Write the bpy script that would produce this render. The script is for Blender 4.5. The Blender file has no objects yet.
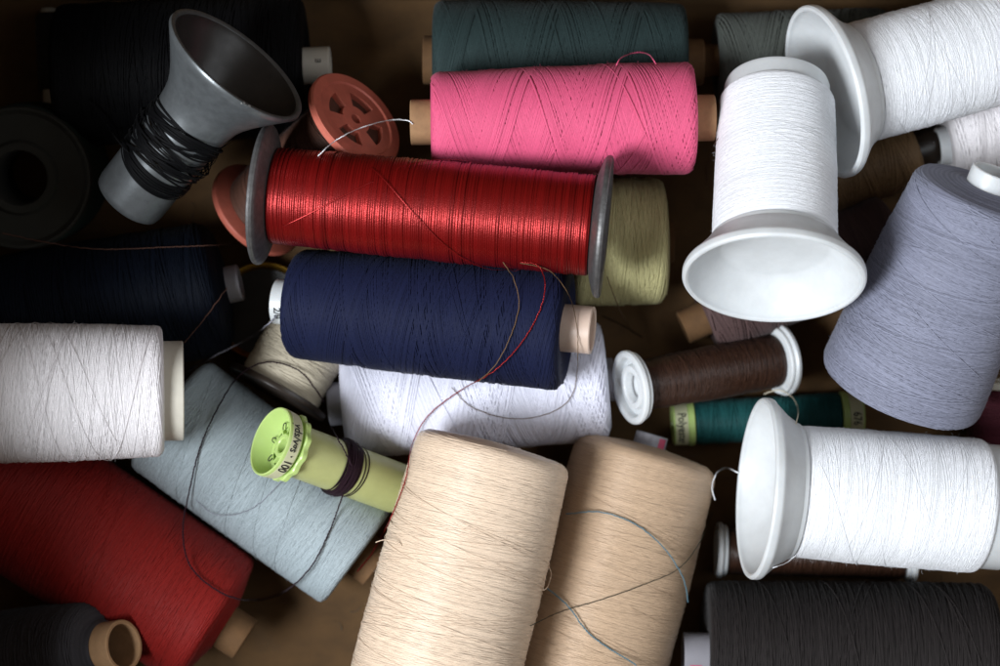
import bpy, bmesh, math, random
import numpy as np
from mathutils import Vector, Matrix, Quaternion

random.seed(7)
RNG = np.random.default_rng(11)
MM = 0.001
sc = bpy.context.scene
C = sc.collection

# ------------------------------------------------------------------ camera, light, exposure
CAM_H = 0.80          # metres above the bottom of the box
FRAME_W = 0.38        # metres of box bottom seen across the picture
cam_d = bpy.data.cameras.new('camera')
cam = bpy.data.objects.new('camera', cam_d)
C.objects.link(cam)
cam.location = (0, 0, CAM_H)
cam.rotation_euler = (0, 0, 0)
cam_d.sensor_width = 36.0
cam_d.lens = 36.0 * CAM_H / FRAME_W
cam_d.clip_start = 0.01
cam_d.clip_end = 50
cam_d.dof.use_dof = True
cam_d.dof.focus_distance = CAM_H - 0.078
cam_d.dof.aperture_fstop = 7.0
sc.camera = cam

w = bpy.data.worlds.new('World')
sc.world = w
w.use_nodes = True
bg = w.node_tree.nodes['Background']
bg.inputs['Color'].default_value = (1.0, 0.84, 0.66, 1)
bg.inputs['Strength'].default_value = 0.135

ld = bpy.data.lights.new('window_light', 'AREA')
ld.shape = 'RECTANGLE'
ld.size, ld.size_y = 0.55, 0.55
ld.energy = 36.5
ld.color = (0.90, 0.95, 1.0)
lo = bpy.data.objects.new('window_light', ld)
C.objects.link(lo)
ldir = Vector((-0.56, -0.23, 0.81)).normalized()
lo.location = Vector((0, 0, 0.05)) + ldir * 1.6
lo.rotation_euler = (-ldir).to_track_quat('-Z', 'Y').to_euler()

fd = bpy.data.lights.new('side_window_light', 'AREA')      # cooler daylight from a window close by on the right
fd.shape = 'RECTANGLE'
fd.size, fd.size_y = 0.40, 0.55
fd.energy = 1.35
fd.color = (0.84, 0.92, 1.0)
fo = bpy.data.objects.new('side_window_light', fd)
C.objects.link(fo)
fo.location = (0.46, 0.03, 0.60)
fo.rotation_euler = (Vector((0.08, 0.0, 0.05)) - fo.location).to_track_quat('-Z', 'Y').to_euler()

sc.render.engine = 'CYCLES'
sc.view_settings.view_transform = 'Standard'
sc.view_settings.look = 'None'
sc.view_settings.exposure = 0.0
sc.view_settings.gamma = 1.0
sc.view_settings.use_curve_mapping = False

# ------------------------------------------------------------------ helpers
def P(px, py, z):
    """place seen at photograph spot (px, py), z millimetres above the box bottom -> metres"""
    k = FRAME_W / 1000.0 * (1 - z * MM / CAM_H)
    return Vector(((px - 500) * k, -(py - 333) * k, z * MM))

def link(o, parent=None):
    C.objects.link(o)
    if parent is not None:
        o.parent = parent
    return o

def mesh_np(name, verts, faces, mat=None, parent=None, smooth=True, sharp=None, tone=None):
    """verts Nx3 in mm (local), faces: list of tuples or an Mx4 / Mx3 array"""
    me = bpy.data.meshes.new(name)
    v = np.asarray(verts, dtype=np.float32) * MM
    if isinstance(faces, np.ndarray):
        m, n = faces.shape
        me.vertices.add(len(v)); me.vertices.foreach_set('co', v.ravel())
        me.loops.add(m * n); me.loops.foreach_set('vertex_index', faces.astype(np.int32).ravel())
        me.polygons.add(m)
        me.polygons.foreach_set('loop_start', np.arange(0, m * n, n, dtype=np.int32))
        me.update(calc_edges=True)
    else:
        me.from_pydata(v.tolist(), [], faces)
        me.update()
    me.polygons.foreach_set('use_smooth', np.full(len(me.polygons), smooth, dtype=bool))
    if sharp is not None:
        me.set_sharp_from_angle(angle=math.radians(sharp))
    if tone is not None:
        a = me.attributes.new('tone', 'FLOAT', 'POINT')
        a.data.foreach_set('value', np.asarray(tone, dtype=np.float32).ravel())
    if mat:
        me.materials.append(mat)
    return link(bpy.data.objects.new(name, me), parent)

def lathe(name, prof, mat, parent, seg=72, sharp=35, closed=False, lump=0.0):
    """prof: [(z, r)] in mm revolved about local Z"""
    prof = np.array(prof, dtype=float)
    n = len(prof)
    th = np.linspace(0, 2 * math.pi, seg, endpoint=False)
    zz = np.repeat(prof[:, 0][:, None], seg, 1)
    rr = np.repeat(prof[:, 1][:, None], seg, 1)
    if lump:
        ph = random.random() * 6
        rr = rr * (1 + lump * (np.sin(2 * th + ph)[None] + .6 * np.sin(3 * th + 2 * ph)[None]))
    v = np.stack([rr * np.cos(th), rr * np.sin(th), zz], -1).reshape(-1, 3)
    i = np.arange(n - 1 if not closed else n)[:, None]
    j = np.arange(seg)[None, :]
    i2 = (i + 1) % n
    j2 = (j + 1) % seg
    f = np.stack([i * seg + j, i * seg + j2, i2 * seg + j2, i2 * seg + j], -1).reshape(-1, 4)
    return mesh_np(name, v, f, mat, parent, True, sharp)

def tube_mesh(name, pts, rad, mat, parent=None, sides=6):
    """round strand through world points (metres)"""
    p = np.array([tuple(q) for q in pts], dtype=float) * 1000
    n = len(p)
    t = np.gradient(p, axis=0)
    t /= np.linalg.norm(t, axis=1)[:, None] + 1e-9
    up = np.array([0.13, 0.21, 0.97])
    a = np.cross(t, up); a /= np.linalg.norm(a, axis=1)[:, None] + 1e-9
    b = np.cross(t, a)
    an = np.linspace(0, 2 * math.pi, sides, endpoint=False)
    v = p[:, None] + rad * (np.cos(an)[None, :, None] * a[:, None] + np.sin(an)[None, :, None] * b[:, None])
    v = v.reshape(-1, 3)
    i = np.arange(n - 1)[:, None]; j = np.arange(sides)[None]
    f = np.stack([i * sides + j, i * sides + (j + 1) % sides, (i + 1) * sides + (j + 1) % sides, (i + 1) * sides + j], -1).reshape(-1, 4)
    return mesh_np(name, v, f, mat, parent)

def spline(ctrl, step):
    """Catmull-Rom through control rows, about `step` units apart"""
    c = np.array(ctrl, dtype=float)
    c = np.vstack([2 * c[0] - c[1], c, 2 * c[-1] - c[-2]])
    out = []
    for i in range(1, len(c) - 2):
        p0, p1, p2, p3 = c[i - 1], c[i], c[i + 1], c[i + 2]
        n = max(2, int(np.linalg.norm((p2 - p1)[:2]) / step))
        t = np.linspace(0, 1, n, endpoint=False)[:, None]
        out.append(.5 * ((2 * p1) + (-p0 + p2) * t + (2 * p0 - 5 * p1 + 4 * p2 - p3) * t ** 2 + (-p0 + 3 * p1 - 3 * p2 + p3) * t ** 3))
    out.append(c[-2][None])
    return np.vstack(out)

def tag(o, label, cat, group=None, kind=None):
    o['label'] = label
    o['category'] = cat
    if group: o['group'] = group
    if kind: o['kind'] = kind
    return o

# ------------------------------------------------------------------ materials
def nodes(name):
    m = bpy.data.materials.new(name)
    m.use_nodes = True
    nt = m.node_tree
    return m, nt, nt.nodes['Principled BSDF']

def srgb(h):
    h = h.lstrip('#')
    f = lambda c: c / 12.92 if c <= .04045 else ((c + .055) / 1.055) ** 2.4
    return tuple(f(int(h[i:i + 2], 16) / 255) for i in (0, 2, 4))

def thread_mat(name, col, vary=.22, rough=.62, sheen=.25, fleck=.18, metallic=0.0, spec=None, soft=0.0):
    if spec is None: spec = .08 + .22 * min(1, max(col[:3]) * 3)
    m, nt, b = nodes(name)
    L = nt.links
    at = nt.nodes.new('ShaderNodeAttribute'); at.attribute_name = 'tone'
    tc = nt.nodes.new('ShaderNodeTexCoord')
    nz = nt.nodes.new('ShaderNodeTexNoise'); nz.inputs['Scale'].default_value = 900; nz.inputs['Detail'].default_value = 3
    L.new(tc.outputs['Object'], nz.inputs['Vector'])
    nb = nt.nodes.new('ShaderNodeTexNoise'); nb.inputs['Scale'].default_value = 45; nb.inputs['Detail'].default_value = 2
    L.new(tc.outputs['Object'], nb.inputs['Vector'])
    a = nt.nodes.new('ShaderNodeMath'); a.operation = 'MULTIPLY_ADD'
    L.new(at.outputs['Fac'], a.inputs[0]); a.inputs[1].default_value = vary; a.inputs[2].default_value = 1 - vary * .55 - fleck * .5 - .05
    c = nt.nodes.new('ShaderNodeMath'); c.operation = 'MULTIPLY_ADD'
    L.new(nz.outputs['Fac'], c.inputs[0]); c.inputs[1].default_value = fleck; L.new(a.outputs[0], c.inputs[2])
    d = nt.nodes.new('ShaderNodeMath'); d.operation = 'MULTIPLY_ADD'
    L.new(nb.outputs['Fac'], d.inputs[0]); d.inputs[1].default_value = .10; L.new(c.outputs[0], d.inputs[2])
    mx = nt.nodes.new('ShaderNodeVectorMath'); mx.operation = 'SCALE'
    mx.inputs[0].default_value = col[:3]
    L.new(d.outputs[0], mx.inputs['Scale'])
    L.new(mx.outputs[0], b.inputs['Base Color'])
    b.inputs['Roughness'].default_value = rough
    b.inputs['Metallic'].default_value = metallic
    b.inputs['Specular IOR Level'].default_value = spec
    b.inputs['Sheen Weight'].default_value = sheen * .25
    b.inputs['Sheen Roughness'].default_value = .5
    if soft:
        b.subsurface_method = 'BURLEY'
        b.inputs['Subsurface Weight'].default_value = soft
        b.inputs['Subsurface Radius'].default_value = (.00026, .00026, .00026)
        b.inputs['Subsurface Scale'].default_value = 1.0
    bp = nt.nodes.new('ShaderNodeBump'); bp.inputs['Strength'].default_value = .35; bp.inputs['Distance'].default_value = .00015
    n3 = nt.nodes.new('ShaderNodeTexNoise'); n3.inputs['Scale'].default_value = 2600; n3.inputs['Detail'].default_value = 1
    L.new(tc.outputs['Object'], n3.inputs['Vector']); L.new(n3.outputs['Fac'], bp.inputs['Height'])
    L.new(bp.outputs['Normal'], b.inputs['Normal'])
    return m

def plastic(name, col, rough=.35, sss=0.0, metallic=0.0, dirt=.12, scale=160, bump=.05):
    m, nt, b = nodes(name)
    L = nt.links
    tc = nt.nodes.new('ShaderNodeTexCoord')
    nz = nt.nodes.new('ShaderNodeTexNoise'); nz.inputs['Scale'].default_value = scale; nz.inputs['Detail'].default_value = 6; nz.inputs['Roughness'].default_value = .65
    L.new(tc.outputs['Object'], nz.inputs['Vector'])
    mp = nt.nodes.new('ShaderNodeMapRange'); mp.inputs['From Min'].default_value = .35; mp.inputs['From Max'].default_value = .75
    mp.inputs['To Min'].default_value = 1.0; mp.inputs['To Max'].default_value = 1 - dirt
    L.new(nz.outputs['Fac'], mp.inputs['Value'])
    mx = nt.nodes.new('ShaderNodeVectorMath'); mx.operation = 'SCALE'; mx.inputs[0].default_value = col[:3]
    L.new(mp.outputs[0], mx.inputs['Scale']); L.new(mx.outputs[0], b.inputs['Base Color'])
    r = nt.nodes.new('ShaderNodeMapRange'); r.inputs['To Min'].default_value = rough - .07; r.inputs['To Max'].default_value = rough + .14
    L.new(nz.outputs['Fac'], r.inputs['Value']); L.new(r.outputs[0], b.inputs['Roughness'])
    b.inputs['Metallic'].default_value = metallic
    if sss:
        b.inputs['Subsurface Weight'].default_value = sss
        b.inputs['Subsurface Radius'].default_value = (.0035, .003, .0026)
        b.inputs['Subsurface Scale'].default_value = 1.0
    bp = nt.nodes.new('ShaderNodeBump'); bp.inputs['Strength'].default_value = bump; bp.inputs['Distance'].default_value = .0006
    L.new(nz.outputs['Fac'], bp.inputs['Height']); L.new(bp.outputs['Normal'], b.inputs['Normal'])
    return m

def cardboard(name, col, scale=(60, 900, 60), rough=.85, lo=.72, hi=1.2):
    m, nt, b = nodes(name)
    L = nt.links
    tc = nt.nodes.new('ShaderNodeTexCoord')
    mpn = nt.nodes.new('ShaderNodeMapping'); mpn.inputs['Scale'].default_value = scale
    L.new(tc.outputs['Object'], mpn.inputs['Vector'])
    nz = nt.nodes.new('ShaderNodeTexNoise'); nz.inputs['Scale'].default_value = 1; nz.inputs['Detail'].default_value = 6; nz.inputs['Roughness'].default_value = .7
    L.new(mpn.outputs[0], nz.inputs['Vector'])
    n2 = nt.nodes.new('ShaderNodeTexNoise'); n2.inputs['Scale'].default_value = 70; n2.inputs['Detail'].default_value = 4
    L.new(tc.outputs['Object'], n2.inputs['Vector'])
    ad = nt.nodes.new('ShaderNodeMath'); ad.operation = 'ADD'
    L.new(nz.outputs['Fac'], ad.inputs[0]); L.new(n2.outputs['Fac'], ad.inputs[1])
    mp = nt.nodes.new('ShaderNodeMapRange'); mp.inputs['From Min'].default_value = .6; mp.inputs['From Max'].default_value = 1.4
    mp.inputs['To Min'].default_value = lo; mp.inputs['To Max'].default_value = hi
    L.new(ad.outputs[0], mp.inputs['Value'])
    mx = nt.nodes.new('ShaderNodeVectorMath'); mx.operation = 'SCALE'; mx.inputs[0].default_value = col[:3]
    L.new(mp.outputs[0], mx.inputs['Scale']); L.new(mx.outputs[0], b.inputs['Base Color'])
    b.inputs['Roughness'].default_value = rough
    bp = nt.nodes.new('ShaderNodeBump'); bp.inputs['Strength'].default_value = .3; bp.inputs['Distance'].default_value = .0004
    L.new(ad.outputs[0], bp.inputs['Height']); L.new(bp.outputs['Normal'], b.inputs['Normal'])
    return m

T = {
    'pink': thread_mat('pink_thread', (.69, .095, .205), sheen=.3),
    'red_wire': thread_mat('red_lacquered_wire', (.27, .0065, .006), vary=.4, rough=.34, sheen=0, fleck=.1, metallic=.6, spec=.6),
    'navy': thread_mat('navy_thread', (.0085, .0115, .038), vary=.35, sheen=.12),
    'white': thread_mat('white_thread', (.85, .86, .89), soft=.55, vary=.10, fleck=.08, sheen=.15),
    'warm_white': thread_mat('warm_white_thread', (.80, .765, .78), soft=.55, vary=.10, fleck=.08, sheen=.15),
    'lilac_white': thread_mat('lilac_white_thread', (.72, .72, .83), soft=.55, vary=.12, fleck=.08, sheen=.15),
    'beige': thread_mat('beige_thread', (.74, .575, .43), soft=.4, vary=.2, fleck=.12, rough=.42, spec=.5),
    'tan': thread_mat('tan_thread', (.48, .335, .22), soft=.4, vary=.18, fleck=.12, rough=.48, spec=.4),
    'lavender': thread_mat('lavender_thread', (.22, .228, .30), vary=.45, fleck=.3, sheen=.4),
    'green_grey': thread_mat('dark_green_thread', (.021, .036, .036), vary=.4, sheen=.25),
    'moss_grey': thread_mat('moss_grey_thread', (.085, .095, .085), vary=.3, sheen=.3),
    'brown': thread_mat('brown_thread', (.042, .017, .009), vary=.4, rough=.38, sheen=.1, spec=.45),
    'walnut': thread_mat('walnut_thread', (.15, .088, .042), vary=.25, rough=.5, sheen=.15),
    'taupe': thread_mat('taupe_thread', (.10, .046, .032), vary=.3, rough=.45, sheen=.15),
    'mauve': thread_mat('mauve_brown_thread', (.085, .050, .048), vary=.3, sheen=.4),
    'teal': thread_mat('teal_thread', (.013, .080, .080), vary=.35, rough=.5, sheen=.15),
    'dark_red': thread_mat('dark_red_thread', (.235, .0085, .006), vary=.25, sheen=.2),
    'ice': thread_mat('ice_blue_thread', (.33, .385, .41), soft=.4, vary=.2, fleck=.12, sheen=.2),
    'charcoal': thread_mat('charcoal_thread', (.040, .036, .040), vary=.3, sheen=.35),
    'black': thread_mat('black_thread', (.0035, .0035, .0042), vary=.4, sheen=.04),
    'ink': thread_mat('ink_blue_thread', (.0028, .0046, .010), vary=.4, sheen=.06),
    'dark_brown': thread_mat('black_brown_thread', (.0185, .0150, .0145), vary=.7, sheen=.35),
    'olive': thread_mat('pale_olive_thread', (.62, .575, .29), soft=.4, vary=.16, sheen=.2),
    'cream': thread_mat('cream_thread', (.62, .55, .42), vary=.16, sheen=.1),
    'maroon': thread_mat('maroon_thread', (.07, .014, .022), vary=.3, sheen=.2),
    'bottle': thread_mat('bottle_green_thread', (.016, .028, .020), vary=.3, sheen=.1),
    'plum': thread_mat('plum_thread', (.022,.008,.014), vary=.3, sheen=.2),
    'gold': thread_mat('gold_wire', (.60, .36, .07), vary=.3, rough=.25, sheen=0, metallic=.9, spec=.6),
    'slate_blue': thread_mat('slate_blue_thread', (.10, .20, .25), vary=.2),
    'dusk': thread_mat('grey_strand', (.25, .25, .30), vary=.2),
}
M_white = plastic('white_plastic', (.72, .74, .75), rough=.32, sss=.4, dirt=.13, scale=90)
M_cream = plastic('cream_plastic', (.66, .62, .53), rough=.4, sss=.15, dirt=.1)
M_pinkcream = plastic('pale_pink_plastic', (.70, .53, .43), rough=.4, sss=.15, dirt=.1)
M_milk = plastic('milky_plastic', (.30, .29, .32), rough=.35, sss=.1, dirt=.1)
M_grey = plastic('grey_metal_paint', (.165, .178, .186), rough=.30, metallic=.5, dirt=.35, scale=260, bump=.12)
M_grey_shaded = plastic('shaded_grey_metal', (.045, .041, .038), rough=.36, metallic=.4, dirt=.3)  # funnel grey made darker: the shade inside the bowl is painted in
M_chip = plastic('bare_metal_chip', (.45, .43, .40), rough=.5, metallic=.3, dirt=.3)
M_steel = plastic('dull_steel', (.17, .165, .165), rough=.42, metallic=.6, dirt=.45, scale=420, bump=.35)
M_coral = plastic('coral_plastic', (.58, .15, .10), rough=.42, sss=.1, dirt=.25)
M_lime = plastic('lime_plastic', (.50, .66, .22), rough=.28, sss=.3, dirt=.06)
M_lime2 = plastic('pale_lime_plastic', (.46, .48, .20), rough=.38, sss=.2, dirt=.1)
M_label = plastic('label_paper', (.66, .66, .42), rough=.6, dirt=.15)
M_ink = plastic('printed_ink', (.012, .012, .012), rough=.6, dirt=.1)
M_pinkink = plastic('pink_ink', (.60, .08, .16), rough=.6, dirt=.3)
M_dark = plastic('dark_brown_plastic', (.028, .019, .014), rough=.3, dirt=.3)
M_black = plastic('black_plastic', (.014, .013, .012), rough=.45, dirt=.3)
M_gold = plastic('gold_metal', (.36, .20, .03), rough=.3, metallic=1.0, dirt=.2)
M_tube = cardboard('cardboard_tube', (.36, .205, .10), scale=(260, 260, 330))
M_tubedark = cardboard('brown_cardboard_tube', (.15, .075, .028), scale=(260, 260, 330))
M_darkcard = cardboard('dark_card', (.011, .010, .006), scale=(120, 120, 1100))
M_box = cardboard('box_cardboard', (.105, .053, .016), scale=(70, 130, 70), lo=.65, hi=1.3)

# ------------------------------------------------------------------ thread winding
def body_profile(L, rA, rB, rinA, rinB, ra, rb, dishA=0.0, dishB=0.0, bulge=0.0):
    """outer (z, r) line of a wound package: end face, round shoulder, side, shoulder, end face"""
    pts = []
    for k in range(6):
        u = k / 6
        pts.append((dishA * (1 - u), rinA + (rA - ra - rinA) * u))
    for k in range(9):
        a = math.pi / 2 * k / 8
        pts.append((ra * (1 - math.cos(a)), rA - ra + ra * math.sin(a)))
    n = 14
    for k in range(1, n):
        u = k / n
        pts.append((ra + (L - ra - rb) * u, rA + (rB - rA) * u + bulge * math.sin(math.pi * u)))
    for k in range(9):
        a = math.pi / 2 * (1 - k / 8)
        pts.append((L - rb * (1 - math.cos(a)), rB - rb + rb * math.sin(a)))
    for k in range(1, 7):
        u = k / 6
        pts.append((L - dishB * u, rB - rb + (rinB - rB + rb) * u))
    return np.array(pts)

def strip(pos, nor, d, h=.24):
    """pos, nor: (strokes, n, 3) -> tent-shaped ribbons of width d; verts, faces"""
    K, n, _ = pos.shape
    t = np.gradient(pos, axis=1)
    t /= np.linalg.norm(t, axis=2)[..., None] + 1e-9
    s = np.cross(t, nor)
    s /= np.linalg.norm(s, axis=2)[..., None] + 1e-9
    v = np.stack([pos - s * d * .54 - nor * d * h * .25, pos + nor * d * h, pos + s * d * .54 - nor * d * h * .25], 2)   # K,n,3,3
    base = (np.arange(K)[:, None] * n + np.arange(n - 1)[None]) * 3
    f = np.stack([np.stack([base, base + 3, base + 4, base + 1], -1), np.stack([base + 1, base + 4, base + 5, base + 2], -1)], 2)
    return v.reshape(-1, 3), f.reshape(-1, 4)

def wind(prof, d, pitch, strays=6, stray_pitch=None, layers=1.0, jit=.5, S=36, lift=1.0, faces=True, close=False, wob=.18, h=.28, over=False, sd=.8):
    """lay thread on profile; returns verts, faces, tone (per vertex)"""
    seg = np.linalg.norm(np.diff(prof, axis=0), axis=1)
    s = np.concatenate([[0], np.cumsum(seg)])
    tz = np.gradient(prof[:, 0], s); tr = np.gradient(prof[:, 1], s)
    nl = np.hypot(tz, tr) + 1e-9
    nz_, nr_ = -tr / nl, tz / nl
    sA, sB = s[9], s[-10]           # mid shoulders
    V, F, TN = [], [], []
    off = 0
    lp = random.random() * 6; LUMP = .04
    def lay(sv, th, rad, dd, tone):
        nonlocal off
        z = np.interp(sv, s, prof[:, 0]); r = np.interp(sv, s, prof[:, 1])
        nz = np.interp(sv, s, nz_); nr = np.interp(sv, s, nr_)
        rad = rad + LUMP * (np.sin(2 * th + z / 9 + lp) + np.sin(3 * th - z / 5 + 2 * lp) + np.sin(z / 3.1 + lp))
        z = z + nz * rad; r = r + nr * rad
        c, q = np.cos(th), np.sin(th)
        pos = np.stack([r * c, r * q, z], -1)
        nor = np.stack([nr * c, nr * q, nz], -1)
        v, f = strip(pos, nor, dd, h)
        V.append(v); F.append(f + off); off += len(v)
        TN.append(np.repeat(np.broadcast_to(tone, sv.shape).reshape(-1), 3))
    LL = sB - sA
    def strokes(p, N, dd, rad0, rad1, jitter):
        n = max(12, int(LL / p * S) + 2)
        k = np.arange(2 * N)
        sgn = np.where(k % 2 == 0, 1, -1)
        ph = RNG.random() * 6.28 + 2 * np.pi * (k // 2) / N + RNG.normal(0, jitter * .55, 2 * N) * 2 * np.pi * dd / p
        pp = p * (1 + RNG.normal(0, .012, 2 * N))
        e0 = sA + RNG.random(2 * N) ** 1.5 * 2.2; e1 = sB - RNG.random(2 * N) ** 1.5 * 2.2
        u = np.linspace(0, 1, n)[None]
        sv = e0[:, None] + (e1 - e0)[:, None] * u
        th = ph[:, None] + sgn[:, None] * 2 * np.pi * (sv - sA) / pp[:, None]
        sv = sv + wob * dd * (np.sin(th * .37 + RNG.random((2 * N, 1)) * 6.28) + .6 * np.sin(th * 1.31 + RNG.random((2 * N, 1)) * 6.28))
        sv = np.clip(sv, sA - 1.5, sB + 1.5)
        rad = rad0 + (rad1 - rad0) * (k / (2 * N)) + RNG.normal(0, .03 * dd, 2 * N)
        if over:      # one slant lies on top, a few strands of the other cross it
            rad = np.where(sgn > 0, dd * (.2 + .3 * k / (2 * N)), dd * (.46 + .3 * k / (2 * N)))
            rad = np.where((sgn > 0) & (RNG.random(2 * N) < .16), dd * .95, rad) + RNG.normal(0, .02 * dd, 2 * N)
        lay(sv, th, rad[:, None] + 0 * sv, dd, np.clip(RNG.normal(.5, .27, (2 * N, 1)), 0, 1))
    if close:
        n = int(LL / pitch * S)
        u = np.linspace(0, 1, n)[None]
        sv = sA + LL * u
        th = 2 * np.pi * (sv - sA) / pitch
        turn = np.floor(th / 6.2832).astype(int)
        tr_ = RNG.normal(0, 1, turn.max() + 2)
        tt = np.interp(th[0] / 6.2832, np.arange(len(tr_)), tr_)
        sv = sv + jit * .35 * d * tt
        lay(sv, th, .10 * d + .16 * d * np.interp(th[0] / 6.2832, np.arange(len(tr_)), np.roll(tr_, 3))[None], d * 1.06, np.clip(.5 + .3 * np.roll(tt, 40), 0, 1))
    else:
        N = max(4, int(layers * pitch / d))
        strokes(pitch, N, d, d * .2, d * 1.3 * lift, jit)
    if strays:
        for _ in range(strays):
            sp = (stray_pitch or pitch * 1.7) * random.uniform(.7, 1.5)
            a0 = random.uniform(0, .6); a1 = min(1, a0 + random.uniform(.25, .8))
            n = max(14, int(LL * (a1 - a0) / sp * S))
            u = np.linspace(a0, a1, n)[None]
            th = random.uniform(0, 6.28) + random.choice((-1, 1)) * 2 * np.pi * LL * u / sp
            lay(sA + LL * u, th, -1.6 * d + (d * (2.75 * lift + .1) + .25 * d * np.sin(th * .8) ** 2) * np.clip(6 * np.sin(np.pi * (u - a0) / (a1 - a0)), 0, 1) ** .5, d * sd, np.full((1, 1), random.uniform(.4, 1)))
    if faces:
        for (s0, s1) in ((s[0] + d, s[9] + .4), (s[-10] - .4, s[-1] - d)):
            turns = (s1 - s0) / (d * .95)
            n = int(turns * 40)
            if n < 12: continue
            u = np.linspace(0, 1, n)[None]
            th = 2 * np.pi * turns * u
            sv = s0 + (s1 - s0) * u + .5 * d * np.sin(th * .93 + 1) * np.sin(th * .11)
            lay(sv, th, .15 * d + .25 * d * np.sin(th * 1.07 + 3 * np.sin(th * .05)), d, .5 + .4 * np.sin(th * .21))
    return np.vstack(V), np.vstack(F), np.concatenate(TN)

def fuzz(prof, n, lo_=.4, hi_=1.3, wid=.024):
    """short stray fibres standing off a wound package (mm)"""
    a = RNG.random(n)
    seg = np.linalg.norm(np.diff(prof, axis=0), axis=1); s = np.concatenate([[0], np.cumsum(seg)])
    sv = s[7] + (s[-8] - s[7]) * a
    z = np.interp(sv, s, prof[:, 0]); r = np.interp(sv, s, prof[:, 1])
    th = RNG.random(n) * 6.283
    nor = np.stack([np.cos(th), np.sin(th), 0 * th], -1)
    p0 = np.stack([r * np.cos(th), r * np.sin(th), z], -1)
    d1 = RNG.normal(0, 1, (n, 3)); d1 += nor * 1.1; d1 /= np.linalg.norm(d1, axis=1)[:, None]
    d2 = RNG.normal(0, 1, (n, 3)); d2 /= np.linalg.norm(d2, axis=1)[:, None]
    l = (lo_ + (hi_ - lo_) * RNG.random(n) ** 2.2)[:, None]
    t = np.linspace(0, 1, 5)[None, :, None]
    pts = p0[:, None] + d1[:, None] * (l[:, None] * t) + d2[:, None] * (l[:, None] * .6 * t ** 2)
    side = np.cross(d1, d2); side /= np.linalg.norm(side, axis=1)[:, None] + 1e-9
    oth = np.cross(side, d1)
    an = np.array([0, 2.094, 4.189])
    ring = wid * (np.cos(an)[None, :, None] * side[:, None] + np.sin(an)[None, :, None] * oth[:, None])   # n,3,3
    v = pts[:, :, None] + ring[:, None]
    b = (np.arange(n)[:, None, None] * 5 + np.arange(4)[None, :, None]) * 3
    j = np.arange(3)[None, None]
    f = np.stack([b + j, b + (j + 1) % 3, b + 3 + (j + 1) % 3, b + 3 + j], -1).reshape(-1, 4)
    return v.reshape(-1, 3), f

def root(name, A, B, label, cat='spool', group=None):
    """Empty whose local Z runs from A to B (world, metres); returns it and the length in mm"""
    e = bpy.data.objects.new(name, None)
    e.empty_display_size = .01
    link(e)
    d = B - A
    e.location = A
    e.rotation_mode = 'QUATERNION'
    e.rotation_quaternion = d.normalized().to_track_quat('Z', 'Y')
    tag(e, label, cat, group)
    return e, d.length / MM

FUZZ = []
def wound(e, prof, mat, **kw):
    fz = kw.pop('fz', 0)
    pc = prof.copy(); ce = kw.pop('core', -.25 if kw.get('close') else .30 if kw.get('over') else .18) * kw['d']; pc[6:-6, 1] += ce
    core = lathe('thread_core', pc, mat, e, seg=72, sharp=None)
    ca = core.data.attributes.new('tone', 'FLOAT', 'POINT'); ca.data.foreach_set('value', np.full(len(core.data.vertices), .45, dtype=np.float32))
    v, f, t = wind(prof, **kw)
    o = mesh_np('wound_thread', v, f, mat, e, True, None, t)
    core.parent = o
    if fz: FUZZ.append((o, prof, mat, fz))
    return o

def open_tube(name, e, z0, z1, r0, r1, mat, wall=1.5, lump=0.0, through=None):
    """hollow tube from z0 to z1 with thick open rims"""
    b = min(.35, wall * .3)
    pr = [(z0 + b, r0), (z1 - b, r1), (z1, r1 - b), (z1, r1 - wall + b), (z1 - b, r1 - wall), (z0 + b, r0 - wall), (z0, r0 - wall + b), (z0, r0 - b)]
    return lathe(name, pr, mat, e, seg=56, sharp=40, closed=True, lump=lump)

def cone_spool(name, label, A, B, rA, rB, col, tube=None, shoulder=(3, 3), dish=(0, 0), bulge=0, group=None, **kw):
    """a thread package on a tube; A, B = (px, py, z) of the two wound ends; tube = (lenA, rA, lenB, rB, material)"""
    e, L = root(name, P(*A), P(*B), label, 'spool', group)
    ta, ra, tb, rb, tm = tube if tube else (0, 6, 0, 6, M_tube)
    if tube:
        open_tube('tube', e, -ta, L + tb, ra, rb, tm, lump=.012 if tm in (M_tube, M_tubedark) else 0)
    prof = body_profile(L, rA, rB, ra + .05, rb + .05, shoulder[0], shoulder[1], dish[0], dish[1], bulge)
    wound(e, prof, T[col], **kw)
    return e, L

def wrap_text(txt, size, r, zc, th0, mat, parent, along=False, flip=False, name='print', r2=None, squash=1.0):
    """lettering laid round a cylinder of radius r (mm)"""
    cu = bpy.data.curves.new('t', 'FONT'); cu.body = txt; cu.size = size; cu.align_x = 'CENTER'; cu.align_y = 'CENTER'
    cu.resolution_u = 3; cu.offset = size * .018
    ob = bpy.data.objects.new('t', cu); C.objects.link(ob)
    bpy.context.view_layer.update()
    me = bpy.data.meshes.new_from_object(ob.evaluated_get(bpy.context.evaluated_depsgraph_get()))
    bpy.data.objects.remove(ob); bpy.data.curves.remove(cu)
    bm = bmesh.new(); bm.from_mesh(me)
    bmesh.ops.triangulate(bm, faces=bm.faces)
    bmesh.ops.subdivide_edges(bm, edges=[x for x in bm.edges if x.calc_length() > size * .25], cuts=2)
    for v in bm.verts:
        x, y = v.co.x * squash, v.co.y
        if along: x, y = y, -x
        if flip: x, y = -x, -y
        th = th0 + x / r
        v.co = Vector((r * math.cos(th), r * math.sin(th), zc + y)) * MM
    me2 = bpy.data.meshes.new(name); bm.to_mesh(me2); bm.free()
    bpy.data.meshes.remove(me)
    me2.materials.append(mat)
    return link(bpy.data.objects.new(name, me2), parent)

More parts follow.
